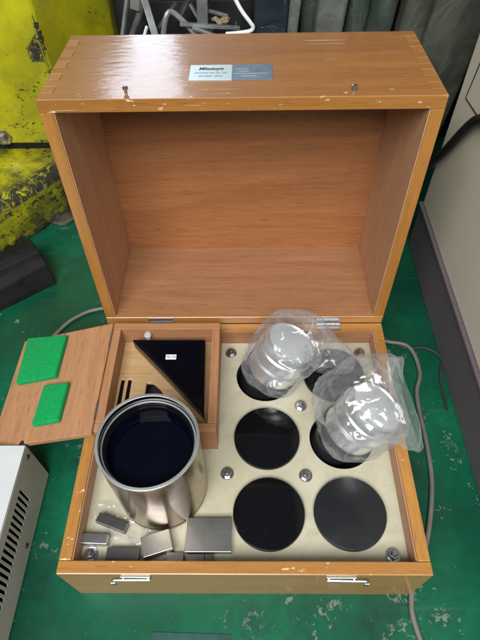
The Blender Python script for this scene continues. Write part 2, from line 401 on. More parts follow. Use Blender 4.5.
# ------------------------------------------------------------------ wooden case
CW, CD, CH, T, LH = .42, .3533, .1063, .0143, .1658
HW = CW/2; ZP = .076                                  # ZP top of the cream mounting plate
case = empty('wooden_case', (0, CD/2, 0), 'open orange varnished wooden instrument case with cream plate inside, lid tipped back', 'case')
mkobj('front_wall', box(-HW, HW, 0, T, 0, CH), W_VAR_X, case)
mkobj('back_wall', box(-HW, HW, CD-T, CD, 0, CH), W_VAR_X, case)
for s in (-1, 1):
    x0, x1 = (-HW, -HW+T) if s < 0 else (HW-T, HW)
    sw = mkobj('side_wall', box(x0, x1, T+.0003, CD-T-.0003, .0, CH), W_VAR_Y, case)
    # raw inner facing of each side, seen inside the rim
    xi = (-HW+T, -HW+T+.0012) if s < 0 else (HW-T-.0012, HW-T)
    mkobj('inner_facing', box(xi[0], xi[1], T, CD-T, ZP-.01, CH-.003, 0), W_IN_Y, sw)
bw = mkobj('inner_facing', box(-HW+T+.0015, HW-T-.0015, CD-T-.0012, CD-T, ZP-.01, CH-.003, 0), W_IN_X, case)
mkobj('bottom_panel', box(-HW+T, HW-T, T, CD-T, .002, .008, 0), W_IN_X, case)
# cream plate with six round holes
GX = (.031, .132); GY = (.0755, .1765, .2775); HR = .0425
outer = [(-HW+T+.0014, T+.0002), (HW-T-.0014, T+.0002), (HW-T-.0014, CD-T-.0014), (-HW+T+.0014, CD-T-.0014)]
b = curve_sheet(outer, [circ(x, y, HR) for x in GX for y in GY], .006)
b.transform(Matrix.Translation((0, 0, ZP-.006)))
plate = mkobj('mounting_plate', b, CREAM, case)
for (x, y) in [(gx, gy) for gx in GX for gy in GY]:
    bb = lathe([(HR+.0015, .008), (HR+.0015, ZP-.0062), (HR+.0001, ZP-.0062), (HR+.0001, .010), (0, .010)], 48, Matrix.Translation((x, y, 0)))
    mkobj('socket', bb, DARKIN, case, smooth=True)
for (px, py) in ((231, 351), (360, 351), (301, 404), (227, 472), (306, 474), (394, 554), (90, 553)):
    p = onz(px, py, ZP+.006)
    a = random.random()
    mw = Matrix.Translation((p.x, p.y, ZP))
    s = mkobj('screw', lathe([(0, .0002), (.0085, .0002), (.0088, .0008), (.0085, .0014), (.0050, .0014)], 32, mw), CHROME, plate, smooth=True)
    hexb = lathe([(0, .0014), (.0062, .0014), (.0064, .0020), (.0064, .0056), (.0058, .0066), (.0042, .0068), (.0036, .0060), (.0034, .0062), (.0034, .0086), (.0028, .0093), (0, .0095)], 6, mw @ Matrix.Rotation(a, 4, 'Z'))
    mkobj('hex_nut', hexb, CHROME, plate)
# latches on the front wall
def latch(xp, xt):
    sgn = 1 if xt > xp else -1
    bb = box(xp-.017, xp+.017, -.0016, -.0001, .0900, .0985, .0006)
    la = mkobj('latch', bb, CHROME, case)
    L_ = tube([(xp+.016*sgn*-1, -.0030, .0945), (xp, -.0034, .0946), (xt-.004*sgn, -.0036, .0946), (xt, -.0040, .0940), (xt+.0004*sgn, -.0050, .0925)], .0014, 8, 6)
    mkobj('hook', L_, CHROME, la, smooth=True)
    bb = box(xt-.0030, xt+.0030, -.0068, -.0048, .0835, .0935, .0009)
    mkobj('tongue', bb, CHROME, la)
    for dx in (-.014, .014):
        mkobj('rivet', lathe([(0, 0), (.0022, 0), (.0018, .0012), (0, .0015)], 12, Matrix.Translation((xp+dx, -.0016, .0942)) @ Matrix.Rotation(R(90), 4, 'X')), CHROME, la, smooth=True)
latch(-.122, -.1475); latch(.110, .1385)

# lid, opened a little past upright
THETA = 1.61461709
LM = Matrix.Translation((0, CD, CH+.0006)) @ Matrix.Rotation(math.pi-THETA, 4, 'X')
LIDM = WM[case.name].inverted() @ LM
# lid local frame: y from hinge edge to free edge, z = 0 at rim, -LH at the lid's top panel
b = box(-HW+T, HW-T, T, CD-T, -LH+.0005, -LH+.0091, 0)
lid = mkobj('lid', b, W_PANEL, None); lid.parent = case; lid.matrix_local = LIDM; WM[lid.name] = LM
nf = 5; fd = LH/(2*nf+1)
pts = []
for k in range(2*nf+1):
    xe = HW if k % 2 == 0 else HW-T
    pts += [(xe, -k*fd), (xe, -(k+1)*fd)]
pts += [(-x, z) for x, z in reversed(pts)]
def lid_board(y0, y1):
    bb = prism(pts, 0, T, .0006, 1)                      # outline in (x, z), extruded
    bb.transform(Matrix(((1, 0, 0, 0), (0, 0, 1, y0), (0, 1, 0, 0), (0, 0, 0, 1))))
    return bb
mkobj('front_board', lid_board(CD-T, CD), W_LIDFRONT, lid, local=True)
mkobj('hinge_board', lid_board(0, T), W_VAR_X, lid, local=True)
for s in (-1, 1):
    x0, x1 = (-HW, -HW+T) if s < 0 else (HW-T, HW)
    bb = box(x0, x1, T+.0002, CD-T-.0002, -LH, 0, .0008)
    for k in range(nf):
        box(x0+.0002, x1-.0002, CD-T-.0002, CD-.0002, -(2*k+2)*fd+.0003, -(2*k+1)*fd-.0003, .0003, bb, 1)
        box(x0+.0002, x1-.0002, .0002, T+.0002, -(2*k+2)*fd+.0003, -(2*k+1)*fd-.0003, .0003, bb, 1)
    sb = mkobj('side_board', bb, W_LIDSIDE, lid, local=True)
    xi = (-HW+T, -HW+T+.0010) if s < 0 else (HW-T-.0010, HW-T)
    mkobj('inner_facing', box(xi[0], xi[1], T+.001, CD-T-.001, -LH+.0092, -.0012, 0), W_IN_Y, lid, local=True)
mkobj('inner_facing', box(-HW+T+.0012, HW-T-.0012, T, T+.0010, -LH+.0092, -.0012, 0), W_IN_X, lid, local=True)
# name plate: pale half with lettering, dark half with ruled lines, on the front board's face (local y = CD)
def onlid(px, py):
    n = LM.to_3x3() @ Vector((0, 1, 0)); p0 = LM @ Vector((0, CD, 0)); return LM.inverted() @ onplane(px, py, p0, n)
a0, a1, a2 = onlid(191, 66), onlid(273, 80), onlid(232, 73)
zt, zb = a0.z, a1.z
mkobj('name_plate', box(a0.x, a2.x, CD+.0001, CD+.0010, zt, zb, .0002), PLATE_PALE, lid, local=True)
np2 = mkobj('name_plate', box(a2.x+.0003, a1.x, CD+.0001, CD+.0010, zt, zb, .0002), PLATE_DARK, lid, local=True)
zc = (zt+zb)/2; xc = (a0.x+a2.x)/2
TXT = lambda x, z: Matrix(((1, 0, 0, x), (0, 0, 1, CD+.00105), (0, 1, 0, z), (0, 0, 0, 1)))   # reads with up toward the lid top panel
def TX(x, z): return Matrix(((1, 0, 0, x), (0, 0, 1, CD+.00105), (0, -1, 0, z), (0, 0, 0, 1)))
mkobj('lettering', text_bm('Mitutoyo', .0092, TX(xc, zc-.0082), .25, bold=.00028, sx=.80), INK, lid, local=True)
mkobj('lettering', text_bm('MITUTOYO MFG. CO., LTD.', .0036, TX(xc, zc+.0022), sx=.80), INK, lid, local=True)
mkobj('lettering', text_bm('KAWASAKI   JAPAN', .0036, TX(xc, zc+.0098), sx=.80), INK, lid, local=True)
for (u0, u1, v) in ((.10, .40, -.0075), (.18, .42, -.0015), (.04, .90, .0040), (.22, .60, .0100)):
    x0 = a2.x+(a1.x-a2.x)*u0; x1 = a2.x+(a1.x-a2.x)*u1
    mkobj('ruled_line', box(x0, x1, CD+.0010, CD+.00115, zc+v-.0007, zc+v+.0007, 0), PLATE_LINE, lid, local=True)
for px, py in ((126, 93), (354, 91)):
    p = onlid(px, py)
    mkobj('catch_pin', lathe([(.0016, 0), (.0016, .004), (.0030, .0042), (.0030, .0060), (.0016, .0068), (0, .0070)], 14, Matrix.Translation((p.x, CD, p.z)) @ Matrix.Rotation(R(-90), 4, 'X')), STEEL_DULL, lid, local=True, smooth=True)
# hinges
for xh in (-.1265, .128):
    hb = box(xh-.018, xh+.018, -.0016, -.0002, -.011, -.0006, .0003); 
    hg = mkobj('hinge', box(xh-.018, xh+.018, CD-.0145, CD-.0002, CH+.0001, CH+.0007, .0002), HINGE, case)
    for k in range(5):
        x0 = xh-.018+k*.0072
        mkobj('knuckle', lathe([(0, 0), (.0023, 0), (.0023, .0068), (0, .0068)], 14, Matrix.Translation((x0+.0002, CD-.0036, CH+.0024)) @ Matrix.Rotation(R(90), 4, 'Y')), HINGE, hg, smooth=True)
    mkobj('hinge_leaf', box(xh-.018, xh+.018, .0034, .0120, .0001, .0010, .0002), HINGE, lid, local=True)

# ------------------------------------------------------------------ small wooden box inside the case, its own lid folded out
SX0, SX1, SY0, SY1, SZ, ST = -.1920, -.0350, .1615, .3360, .131, .0115
ZB = ZP+.0002
sbx = empty('small_wooden_box', ((SX0+SX1)/2, (SY0+SY1)/2, ZB), 'small open wooden box in the corner of the case, lid folded outward', 'box')
mkobj('wall', box(SX0, SX1, SY0, SY0+ST, ZB, SZ), W_BOX_X, sbx)
mkobj('wall', box(SX0, SX1, SY1-ST, SY1, ZB, SZ), W_BOX_X, sbx)
mkobj('wall', box(SX0, SX0+ST, SY0+ST+.0002, SY1-ST-.0002, ZB, SZ-.0002), W_BOX_Y, sbx)
mkobj('wall', box(SX1-ST, SX1, SY0+ST+.0002, SY1-ST-.0002, ZB, SZ-.0002), W_BOX_Y, sbx)
ix0, ix1, iy0, iy1 = SX0+ST, SX1-ST, SY0+ST, SY1-ST
ZI = .099
def rect(x0, x1, y0, y1): return [(x0, y0), (x1, y0), (x1, y1), (x0, y1)]
pa = onz(124, 378, ZI); pb = onz(133, 398, ZI); pc = onz(146, 382, ZI); pd = onz(160, 392, ZI)
holes = [rect(pa.x-.005, pa.x+.002, pb.y-.014, pa.y), rect(pa.x+.005, pa.x+.012, pb.y-.014, pa.y),
         [(pc.x, pd.y-.02), (pd.x+.016, pd.y-.02), (pd.x, pd.y+.006), (pc.x+.010, pc.y), (pc.x, pc.y)]]
bb = curve_sheet(rect(ix0+.0003, ix1-.0003, iy0+.0003, iy1-.0003), holes, .012)
bb.transform(Matrix.Translation((0, 0, ZI-.012)))
mkobj('insert_board', bb, W_INSERT, sbx)
mkobj('felt_floor', box(ix0+.0003, ix1-.0003, iy0+.0003, iy1-.0003, ZB+.0003, ZB+.003, 0), DARKIN, sbx)
pk = onz(147.5, 334, .124)
mkobj('knob', lathe([(0, 0), (.0035, 0), (.0035, .006), (.0030, .019), (.0050, .0205), (.0054, .0230), (.0040, .0252), (0, .0258)], 24, Matrix.Translation((pk.x, pk.y, ZI))), CAPW, sbx, smooth=True)
# folded-out lid: hinged on the box's outer long side, dropping slightly toward the floor
hp = Vector((SX0-.0015, SY0, SZ-.001))
pfar = onplane(26, 343.5, (0, SY1-.004, 0), (0, 1, 0))
dv = Vector((pfar.x-hp.x, 0, pfar.z-hp.z)); plen = .156
ang = math.atan2(-dv.z, -dv.x)
PM = Matrix.Translation((hp.x, 0, hp.z)) @ Matrix.Rotation(-ang, 4, 'Y')      # local -x runs outward
def lam(bm_): bm_.transform(PM); return bm_
pl = mkobj('lid', lam(box(-plen, -.001, SY0-.003, SY1+.001, -.008, 0, .001)), W_PLANK, sbx)
PN = (PM.to_3x3() @ Vector((0, 0, 1)))
def onplank(px, py): return PM.inverted() @ onplane(px, py, hp, PN)
for quad in (((31, 341), (69, 338), (58, 379), (19, 386)), ((47, 388), (71, 385), (61, 423), (35, 428))):
    q = [onplank(*s) for s in quad]
    bb = prism([(v.x, v.y) for v in q][::-1], .0002, .009, .0026, 3)
    mkobj('felt_pad', lam(bb), FELT, pl, smooth=True)
for yh in (SY0+.03, SY1-.03):
    mkobj('hinge', tube([(hp.x+.0006, yh-.013, hp.z+.0012), (hp.x+.0006, yh+.013, hp.z+.0012)], .0016, 10, 1), HINGE, sbx, smooth=True)

# black triangular prism lying in the small box
q = [onz(132, 339, .1235), onz(205.5, 339, .1235), onz(203.5, 413, .1235)]
bb = prism([(v.x, v.y) for v in q][::-1], ZI+.0004, .1235, .0036, 4)
pr = mkobj('triangular_prism', bb, PRISM, smooth=True)
recenter(pr, (q[1].x-.03, q[1].y-.03, ZI+.0004))
tag(pr, 'glossy black right-angled triangular prism lying in the small wooden box', 'prism')
pz = onz(171, 357, .1236)
lb = mkobj('label', box(pz.x-.0075, pz.x+.0075, pz.y-.0042, pz.y+.0042, .12352, .1237, 0), LABEL_W, pr)
mkobj('lettering', text_bm('76 74', .0058, Matrix.Translation((pz.x, pz.y, .12375)), thick=.00005), INK, lb)

# ------------------------------------------------------------------ big lens barrel standing on the plate
bc = (-.1035, .1115); br = .0563; bz0 = ZP+.0002; bz1 = .215
TB = Matrix.Translation((bc[0], bc[1], 0))
brl = empty('lens_barrel', (bc[0], bc[1], bz0), 'large steel lens barrel standing upright with dark glass in its open end', 'lens')
mkobj('barrel', lathe([(br-.006, bz0), (br-.001, bz0), (br, bz0+.001), (br, bz0+.006), (br-.0008, bz0+.0068), (br-.0008, bz0+.0082), (br, bz0+.009), (br, bz1-.0035)], 96, TB), BARREL, brl, smooth=True)
mkobj('rim', lathe([(br, bz1-.0035), (br+.0004, bz1-.003), (br+.0004, bz1-.0006), (br-.0002, bz1), (br-.0028, bz1), (br-.0033, bz1-.0006)], 96, TB), BARREL_RIM, brl, smooth=True)
mkobj('inner_tube', lathe([(br-.0033, bz1-.0006), (br-.0034, bz1-.0110)], 96, TB), BLACK, brl, smooth=True)
mkobj('retaining_ring', lathe([(br-.0034, bz1-.0110), (br-.0040, bz1-.0100), (br-.0056, bz1-.0102), (br-.0060, bz1-.0112)], 96, TB), BARREL_RIM, brl, smooth=True)
mkobj('baffle', lathe([(br-.0060, bz1-.0112), (br-.0060, bz1-.0150), (br-.0072, bz1-.0152), (br-.0072, bz1-.0185), (br-.0084, bz1-.0187), (br-.0084, bz1-.0260)], 96, TB), BLACK, brl, smooth=True)
rr = br-.0084; zg = bz1-.0245
mkobj('glass', lathe([(0, zg+.004)]+[(rr*k/10, zg+.004*(1-(k/10)**2)) for k in range(1, 11)], 96, TB), GLASSDARK, brl, smooth=True)

# ------------------------------------------------------------------ black lens caps over the sockets
def cap(gx, gy, label, mat, tilt=0.0, r=.0445):
    z0 = ZP+.0003
    mm = Matrix.Translation((gx, gy, z0)) @ Matrix.Rotation(tilt, 4, 'Y') @ Matrix.Rotation(tilt*.6, 4, 'X')
    dz = abs(math.tan(tilt))*r*1.15
    mm = Matrix.Translation((0, 0, dz)) @ mm
    o = mkobj('black_disc', lathe([(0, 0), (r-.0008, 0), (r, .0006), (r, .0060), (r-.0005, .0068), (r-.0014, .0071), (0, .0071)], 96, Matrix()), mat, smooth=True)
    o.matrix_world = mm; WM[o.name] = mm
    tag(o, label, 'disc', 'black discs over the sockets of the case'); return o
cap(GX[0], GY[1], 'glossy black round disc between the leaning bagged lens and the front row of discs', BLACK)
cap(GX[0], GY[0], 'glossy black round disc beside the large flat steel block', BLACK)
cap(GX[1]-.001, GY[0], 'satin black round disc in the front corner socket, edge slightly raised', BLACK_SOFT, R(-1.2))
cap(GX[1], GY[2], 'black round disc at the back mostly hidden behind the plastic bags', BLACK)

# ------------------------------------------------------------------ two bare lenses leaning in their sockets, in plastic bags
def lens(base, ax, label, L=.100, r=.0400):
    ax = Vector(ax).normalized(); qn = Vector((0, 0, 1)).rotation_difference(ax)
    mm = Matrix.Translation(base) @ qn.to_matrix().to_4x4()
    e = bpy.data.objects.new('projection_lens', None); C.objects.link(e); e.matrix_world = mm; WM[e.name] = mm; e.empty_display_size = .03
    tag(e, label, 'lens', 'bare lenses in plastic bags')
    k = L/.088
    mkobj('mount', lathe([(0, -.020), (r-.009, -.020), (r-.0075, -.018), (r-.007, .001), (r-.007, .016*k), (r-.0005, .0165*k), (r-.0005, .024*k)], 64), BLACK_SOFT, e, local=True, smooth=True)
    mkobj('barrel', lathe([(r-.0025, .024*k), (r-.0025, .044*k), (r-.0005, .046*k), (r-.0052, .0465*k), (r-.0052, .0505*k), (r, .051*k), (r+.0004, .052*k), (r+.0004, .066*k), (r-.0005, .067*k)], 80), ALU, e, local=True, smooth=True)
    mkobj('front_ring', lathe([(r-.0005, .067*k), (r-.0015, .068*k), (r-.0015, .074*k), (r-.0045, .080*k), (r-.006, .0805*k), (r-.0066, .080*k), (r-.0075, .0785*k)], 80), ALU, e, local=True, smooth=True)
    mkobj('end_cap', lathe([(r-.0075, .0785*k)]+[((r-.0075)*(1-i/8), .0785*k+.003*(1-(1-i/8)**2)) for i in range(1, 9)], 48), CAPW, e, local=True, smooth=True)
    return mm
def bag(path, bdir, seed, label, mat, na=120, nl=110, crum=.0074, open_end=True):
    """plastic bag swept along a path of (point, half width, half thickness), crumpled"""
    P = [Vector(p[0]) for p in path]; bm_ = bmesh.new(); rings = []
    def cr(a, i, t):
        p0, p1, p2, p3 = a[max(i-1, 0)], a[i], a[min(i+1, len(a)-1)], a[min(i+2, len(a)-1)]
        return .5*((2*p1)+(-p0+p2)*t+(2*p0-5*p1+4*p2-p3)*t*t+(-p0+3*p1-3*p2+p3)*t**3)
    wb = [p[1] for p in path]; wn = [p[2] for p in path]; N = len(P)-1; off = Vector((seed*3.1, seed*1.7, seed*.9))
    bd = Vector(bdir).normalized()
    for j in range(nl+1):
        s = j/nl*N; i = min(int(s), N-1); t = s-i
        c = cr(P, i, t); d = (cr(P, i, min(t+.01, 1.0))-cr(P, i, max(t-.01, 0))).normalized()
        bv = (bd-d*bd.dot(d)).normalized(); nv = d.cross(bv)
        hw = max(cr(wb, i, t), .001); hn = max(cr(wn, i, t), .0008); ring = []
        for k in range(na):
            f = 2*math.pi*k/na; cx, sx = math.cos(f), math.sin(f)
            ex = .85
            v = c+bv*hw*math.copysign(abs(cx)**ex, cx)+nv*hn*math.copysign(abs(sx)**ex, sx)
            o = (v-c); ln = o.length or 1e-6; o = o/ln
            q_ = v*19+off
            f1 = 1-2*abs(noise.noise(q_)); f2 = 1-2*abs(noise.noise(q_*2.3+off)); f3 = noise.noise(q_*5.1)
            amp = min(1, ln/.02)
            v = v+o*crum*amp*(f1*.9+f2*.45+f3*.06)+d*crum*.5*amp*noise.noise(q_*1.3+Vector((9, 2, 4)))
            v.z = max(v.z, ZP+.0010) if (abs(v.x-path[0][0][0])**2+abs(v.y-path[0][0][1])**2) > HR**2 else v.z
            ring.append(bm_.verts.new(v))
        rings.append(ring)
    for A, B in zip(rings, rings[1:]):
        for k in range(na): bm_.faces.new((A[k], A[(k+1) % na], B[(k+1) % na], B[k]))
    bm_.faces.new(rings[0])
    o = mkobj('plastic_bag', bm_, mat, smooth=False)
    o.data.polygons.foreach_set('use_smooth', [True]*len(o.data.polygons))
    recenter(o, path[0][0]); return tag(o, label, 'bag', 'clear bags on the two bare lenses')
B1 = Vector((.0300, .2780, .066)); A1 = Vector((.40, .10, .91)).normalized()
lens(B1, A1, 'bright aluminium lens leaning in the back socket inside a crumpled clear bag')
B2 = Vector((.1290, .1790, .070)); A2 = Vector((.44, .07, .90)).normalized()
lens(B2, A2, 'bright aluminium lens leaning toward the case side inside a large clear bag')
bd1 = (.75, -.55, -.3)
bag([(B1+A1*.012, .030, .030), (B1+A1*.025, .039, .038), (B1+A1*.05, .041, .040), (B1+A1*.075, .043, .040), (B1+A1*.100+Vector((.004, 0, 0)), .038, .030), (B1+A1*.112+Vector((.020, -.004, -.002)), .030, .022), (B1+A1*.100+Vector((.045, -.012, -.012)), .027, .014), (B1+A1*.072+Vector((.066, -.026, -.014)), .024, .008)],
    bd1, 1, 'crumpled clear plastic bag over the lens in the back socket', FILM)
bd2 = (.10, -.95, -.28)
bag([(B2+A2*.010, .030, .030), (B2+A2*.024, .040, .039), (B2+A2*.05+Vector((-.002, .003, 0)), .047, .044), (B2+A2*.078+Vector((-.010, .008, 0)), .053, .056), (B2+A2*.100+Vector((-.006, .006, .0)), .053, .046), (onz(397, 404, .158), .052, .016), (onz(409, 403, .150), .054, .005)],
    bd2, 2, 'large clear plastic bag with a loose flap over the lens near the case side', FILM)

# ------------------------------------------------------------------ steel blocks
def block(quad, z1, mat, label, z0=ZP+.0003, bev=.0006):
    q = [onz(px, py, z1) for px, py in quad]
    c = sum(q, Vector())/4
    u = ((q[1]-q[0])+(q[2]-q[3])); u.z = 0; lu = u.length/2; u.normalize(); v = Vector((-u.y, u.x, 0))
    lv = abs(((q[0]-q[3])+(q[1]-q[2])).dot(v))/2
    bb = box(-lu/2, lu/2, -lv/2, lv/2, 0, z1-z0, bev)
    o = mkobj('steel_block', bb, mat)
    o.location = (c.x, c.y, z0); o.rotation_euler.z = math.atan2(u.y, u.x)
    WM[o.name] = Matrix.Translation(o.location) @ Matrix.Rotation(o.rotation_euler.z, 4, 'Z')
    return tag(o, label, 'block', 'steel gauge blocks on the cream plate')
block(((100, 512), (129, 523), (123, 532), (95, 521)), ZP+.011, BLOCK_DARK, 'small dark steel block lying askew next to the lens barrel')
block(((79, 533), (108, 534), (107, 544), (78, 543)), ZP+.013, BLOCK, 'small grey steel block against the case side behind the corner screw')
block(((106, 547), (139, 547), (139, 564), (106, 564)), ZP+.009, BLOCK_DARK, 'dark steel block along the front wall beside the corner screw')
block(((138.5, 538), (167, 529), (175, 548), (145, 557)), ZP+.016, BLOCK, 'mid-sized bright steel block lying turned in front of the lens barrel')
block(((187, 517.5), (231, 517.5), (232, 552), (184, 552)), ZP+.010, BLOCK, 'large flat brushed steel block beside the round black disc')
block(((166, 552), (183.5, 552), (183.5, 566), (166, 566)), ZP+.006, BLOCK_DARK, 'small dark block by the front wall touching the turned block')
block(((186, 554), (204, 554), (204, 568), (186, 568)), ZP+.006, BLOCK_DARK, 'small dark block by the front wall before the large flat block')
block(((205, 554), (213, 554), (213, 568), (205, 568)), ZP+.006, BLOCK_DARK, 'narrow dark block by the front wall, end of the row before the large flat block')
# flattened plastic scrap among the blocks
bm_ = bmesh.new(); NX, NY = 70, 50; vv = []
for j in range(NY+1):
    row = []
    for i in range(NX+1):
        x = -.186+.098*i/NX+.006*noise.noise(Vector((j*.11, 3, 1))); y = .040+.052*j/NY+.006*noise.noise(Vector((i*.09, 7, 2)))
        q_ = Vector((x, y, 0))*55
        z = ZP+.0006+.0035*max(0, 1-2.2*abs(noise.noise(q_)))*max(0, .4+noise.noise(q_*.4+Vector((4, 4, 4))))
        row.append(bm_.verts.new((x, y, z)))
    vv.append(row)
for j in range(NY):
    for i in range(NX): bm_.faces.new((vv[j][i], vv[j][i+1], vv[j+1][i+1], vv[j+1][i]))
o = mkobj('plastic_wrapper', bm_, FILM2, smooth=True)
tag(recenter(o, (-.135, .066, ZP)), 'flattened clear plastic wrapper under the scattered steel blocks', 'wrapper')

# ------------------------------------------------------------------ white vented box
wx, wy, wz = -.2865, .1555, .1020
wb = empty('vented_box', (wx-.12, wy-.15, 0), 'white metal equipment box with a row of vent slots standing beside the case', 'equipment box')
mkobj('top_panel', box(wx-.24, wx-.0008, wy-.34, wy, wz-.0015, wz, .0006), WHITEBOX, wb)
slots = []
for k in range(26):
    y1 = .104-k*.0079
    slots.append(rect(y1-.0044, y1, .046, .0835))
bb = curve_sheet(rect(wy-.34, wy, .004, wz-.0018), slots, .0015)
bb.transform(Matrix(((0, 0, 1, wx-.0015), (1, 0, 0, 0), (0, 1, 0, 0), (0, 0, 0, 1))))
mkobj('side_panel', bb, GREYSIDE, wb)
mkobj('back_panel', box(wx-.24, wx-.0018, wy-.0015, wy-.0002, .004, wz-.0018, 0), GREYSIDE, wb)
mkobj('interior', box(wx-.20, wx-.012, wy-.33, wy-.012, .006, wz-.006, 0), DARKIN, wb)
for (y, z) in ((wy-.010, .088), (.052, .020)):
    mkobj('screw', lathe([(0, 0), (.0032, 0), (.0028, .0015), (0, .002)], 14, Matrix.Translation((wx, y, z)) @ Matrix.Rotation(R(90), 4, 'Y')), RUBBER, wb, smooth=True)
for (x, y) in ((wx-.018, wy-.02), (wx-.018, wy-.31), (wx-.21, wy-.02), (wx-.21, wy-.31)):
    mkobj('foot', lathe([(0, 0), (.008, 0), (.009, .002), (.009, .004), (0, .004)], 16, Matrix.Translation((x, y, 0.0002))), RUBBER, wb, smooth=True)
bk = lathe([(0, 0), (.006, 0), (.007, .003), (.005, .010), (0, .011)], 16, Matrix.Translation((wx-.006, wy+.0003, .094)) @ Matrix.Rotation(R(-90), 4, 'X'))
mkobj('connector', bk, RUBBER, wb, smooth=True)

# ------------------------------------------------------------------ beige machine with mauve base
mx, my1, my0, mzb, mzt = .3315, .640, -.25, .100, .80
mc = empty('beige_machine', (mx+.2, (my0+my1)/2, 0), 'large beige machine cabinet on a mauve grey base standing beside the case', 'machine')
mkobj('base', box(mx, mx+.42, my0, my1, 0.0, mzb, .002), MAUVE, mc)
mkobj('base_lip', box(mx-.004, mx+.42, my0-.002, my1+.002, mzb+.0002, mzb+.006, .001), MAUVE, mc)
mkobj('cabinet', box(mx+.002, mx+.41, my0+.004, my1-.002, mzb+.0062, mzt, .004), BEIGE, mc)
def onm(px, py): return onplane(px, py, (mx+.002, 0, 0), (1, 0, 0))
g = [onm(486, 50), onm(466, 98), onm(486, 129)]
mkobj('panel_seam', tube([Vector((mx+.0018, p.y, p.z)) for p in g], .0011, 6, 1), RUBBER, mc)
c0 = onm(484, 121); c1 = onm(428, 171)
cab = tube([(mx+.10, c0.y-.10, c0.z+.045), (mx-.008, c0.y-.01, c0.z+.004), (mx-.010, (c0.y+c1.y)/2, (c0.z+c1.z)/2-.004), (mx-.012, c1.y-.02, c1.z+.015), (mx-.010, c1.y+.02, c1.z-.04), (mx+.02, c1.y+.06, .05), (mx+.03, c1.y+.09, .008)], .0075, 12, 10)
cab = tube([(mx-.010, c0.y-.16, c0.z+.070), (mx-.009, c0.y-.06, c0.z+.030), (mx-.010, c0.y, c0.z), (mx-.010, (c0.y+c1.y)/2, (c0.z+c1.z)/2-.006), (mx-.011, c1.y-.01, c1.z+.008), (mx-.010, c1.y+.03, c1.z-.06), (mx+.01, c1.y+.06, .06), (mx+.02, c1.y+.09, .010)], .0072, 12, 10)
o = mkobj('power_cable', cab, RUBBER, smooth=True)
tag(recenter(o, (mx, c1.y, .01)), 'thick black cable hanging along the beige machine cabinet', 'cable')

# ------------------------------------------------------------------ hose round the case
hz = .0040
hpts = [onz(px, py, hz) for px, py in ((30, 372), (40, 352), (55, 335), (75, 318), (105, 308))]
hpts += [Vector((-.12, .482, hz)), Vector((.05, .462, hz)), Vector((.17, .415, hz))]
hpts += [onz(px, py, hz) for px, py in ((385, 341),)]
hpts += [Vector((.282, .380, hz)), Vector((.290, .330, hz)), Vector((.276, .285, hz))]
hpts += [onz(px, py, hz) for px, py in ((427, 445), (432, 485), (428, 535))]
hpts += [Vector((.226, .030, hz)), Vector((.2125, .004, hz)), onz(411.5, 600, hz), onz(412.5, 615, hz), onz(421, 642, hz), Vector((.222, -.10, hz))]
o = mkobj('hose', tube(hpts, .0034, 12, 8), HOSE, smooth=True)
tag(recenter(o, (.22, .03, 0)), 'thin grey hose lying on the green floor, looped round the case', 'hose')
o = mkobj('thin_cable', tube([Vector((.205, .44, .003)), onz(400, 346, .003), onz(425, 348, .003), onz(441, 358, .003), Vector((.322, .32, .003)), Vector((.318, .26, .003))], .0022, 8, 8), HOSE_DK, smooth=True)
tag(recenter(o, (.28, .39, 0)), 'thin dark cable on the floor between case and beige machine', 'cable')

# ------------------------------------------------------------------ yellow machine
A_ = onz(0, 258, 0); B_ = onz(70, 215, 0)
u = (B_-A_).normalized(); nb = Vector((-u.y, u.x, 0))
YM = Matrix(((u.x, nb.x, 0, A_.x), (u.y, nb.y, 0, A_.y), (0, 0, 1, 0), (0, 0, 0, 1)))    # local x along its foot, y away from the camera
ye = bpy.data.objects.new('yellow_machine', None); C.objects.link(ye); ye.matrix_world = YM; WM[ye.name] = YM
tag(ye, 'heavy yellow painted machine column with chipped enamel behind the case', 'machine')
def rough_mesh(bm_, cuts, amp, sc_, seed):
    bmesh.ops.subdivide_edges(bm_, edges=bm_.edges[:], cuts=cuts, use_grid_fill=True)
    for v in bm_.verts:
        n_ = noise.noise_vector(v.co*sc_+Vector((seed, seed, seed))); v.co += n_*amp
    return bm_
RF = .60; fc = (A_+B_)/2+nb*RF; fcl = YM.inverted() @ fc
prof = [(RF-.02, .0008), (RF-.004, .002), (RF, .010), (RF, .088), (RF-.006, .100), (RF-.018, .107), (RF-.05, .110), (.05, .112), (0, .112)]
bb = lathe(prof, 220); 
bmesh.ops.subdivide_edges(bb, edges=[e for e in bb.edges if abs(e.verts[0].co.z-e.verts[1].co.z) > .05], cuts=7)
for v in bb.verts: v.co += noise.noise_vector(v.co*24)*.0022
bb.transform(Matrix.Translation(fcl))
mkobj('foot', bb, YELLOW_GRIMY_SHADED, ye, local=True, smooth=True)
kf = onz(30, 147, .118); ke = onplane(40, 34, (0, kf.y, 0), (0, 1, 0))
bb = box(ke.x-.5, ke.x-.004, kf.y+.006, kf.y+.30, .1105, .1242, .002)
mkobj('dark_band', bb, DARKBAR, ye)  # inset black band between foot and column
k1 = onplane(111, 15, (0, kf.y+.17, 0), (0, 1, 0))
bb = prism([(ke.x-.52, kf.y), (ke.x, kf.y), (k1.x, k1.y), (k1.x, k1.y+.2), (ke.x-.52, k1.y+.2)], .124, .66, .007, 3)
bmesh.ops.triangulate(bb, faces=[f for f in bb.faces if len(f.verts) > 4]); rough_mesh(bb, 16, .0020, 16, 8)
kl = YM.inverted() @ Vector((ke.x, kf.y, 0))
YELLOW = yellow('yellow_chipped_paint', .32, (kl.x, kl.y))
mkobj('column', bb, YELLOW, ye, smooth=True)
bp_ = onplane(4, 137, (0, kf.y, 0), (0, 1, 0))
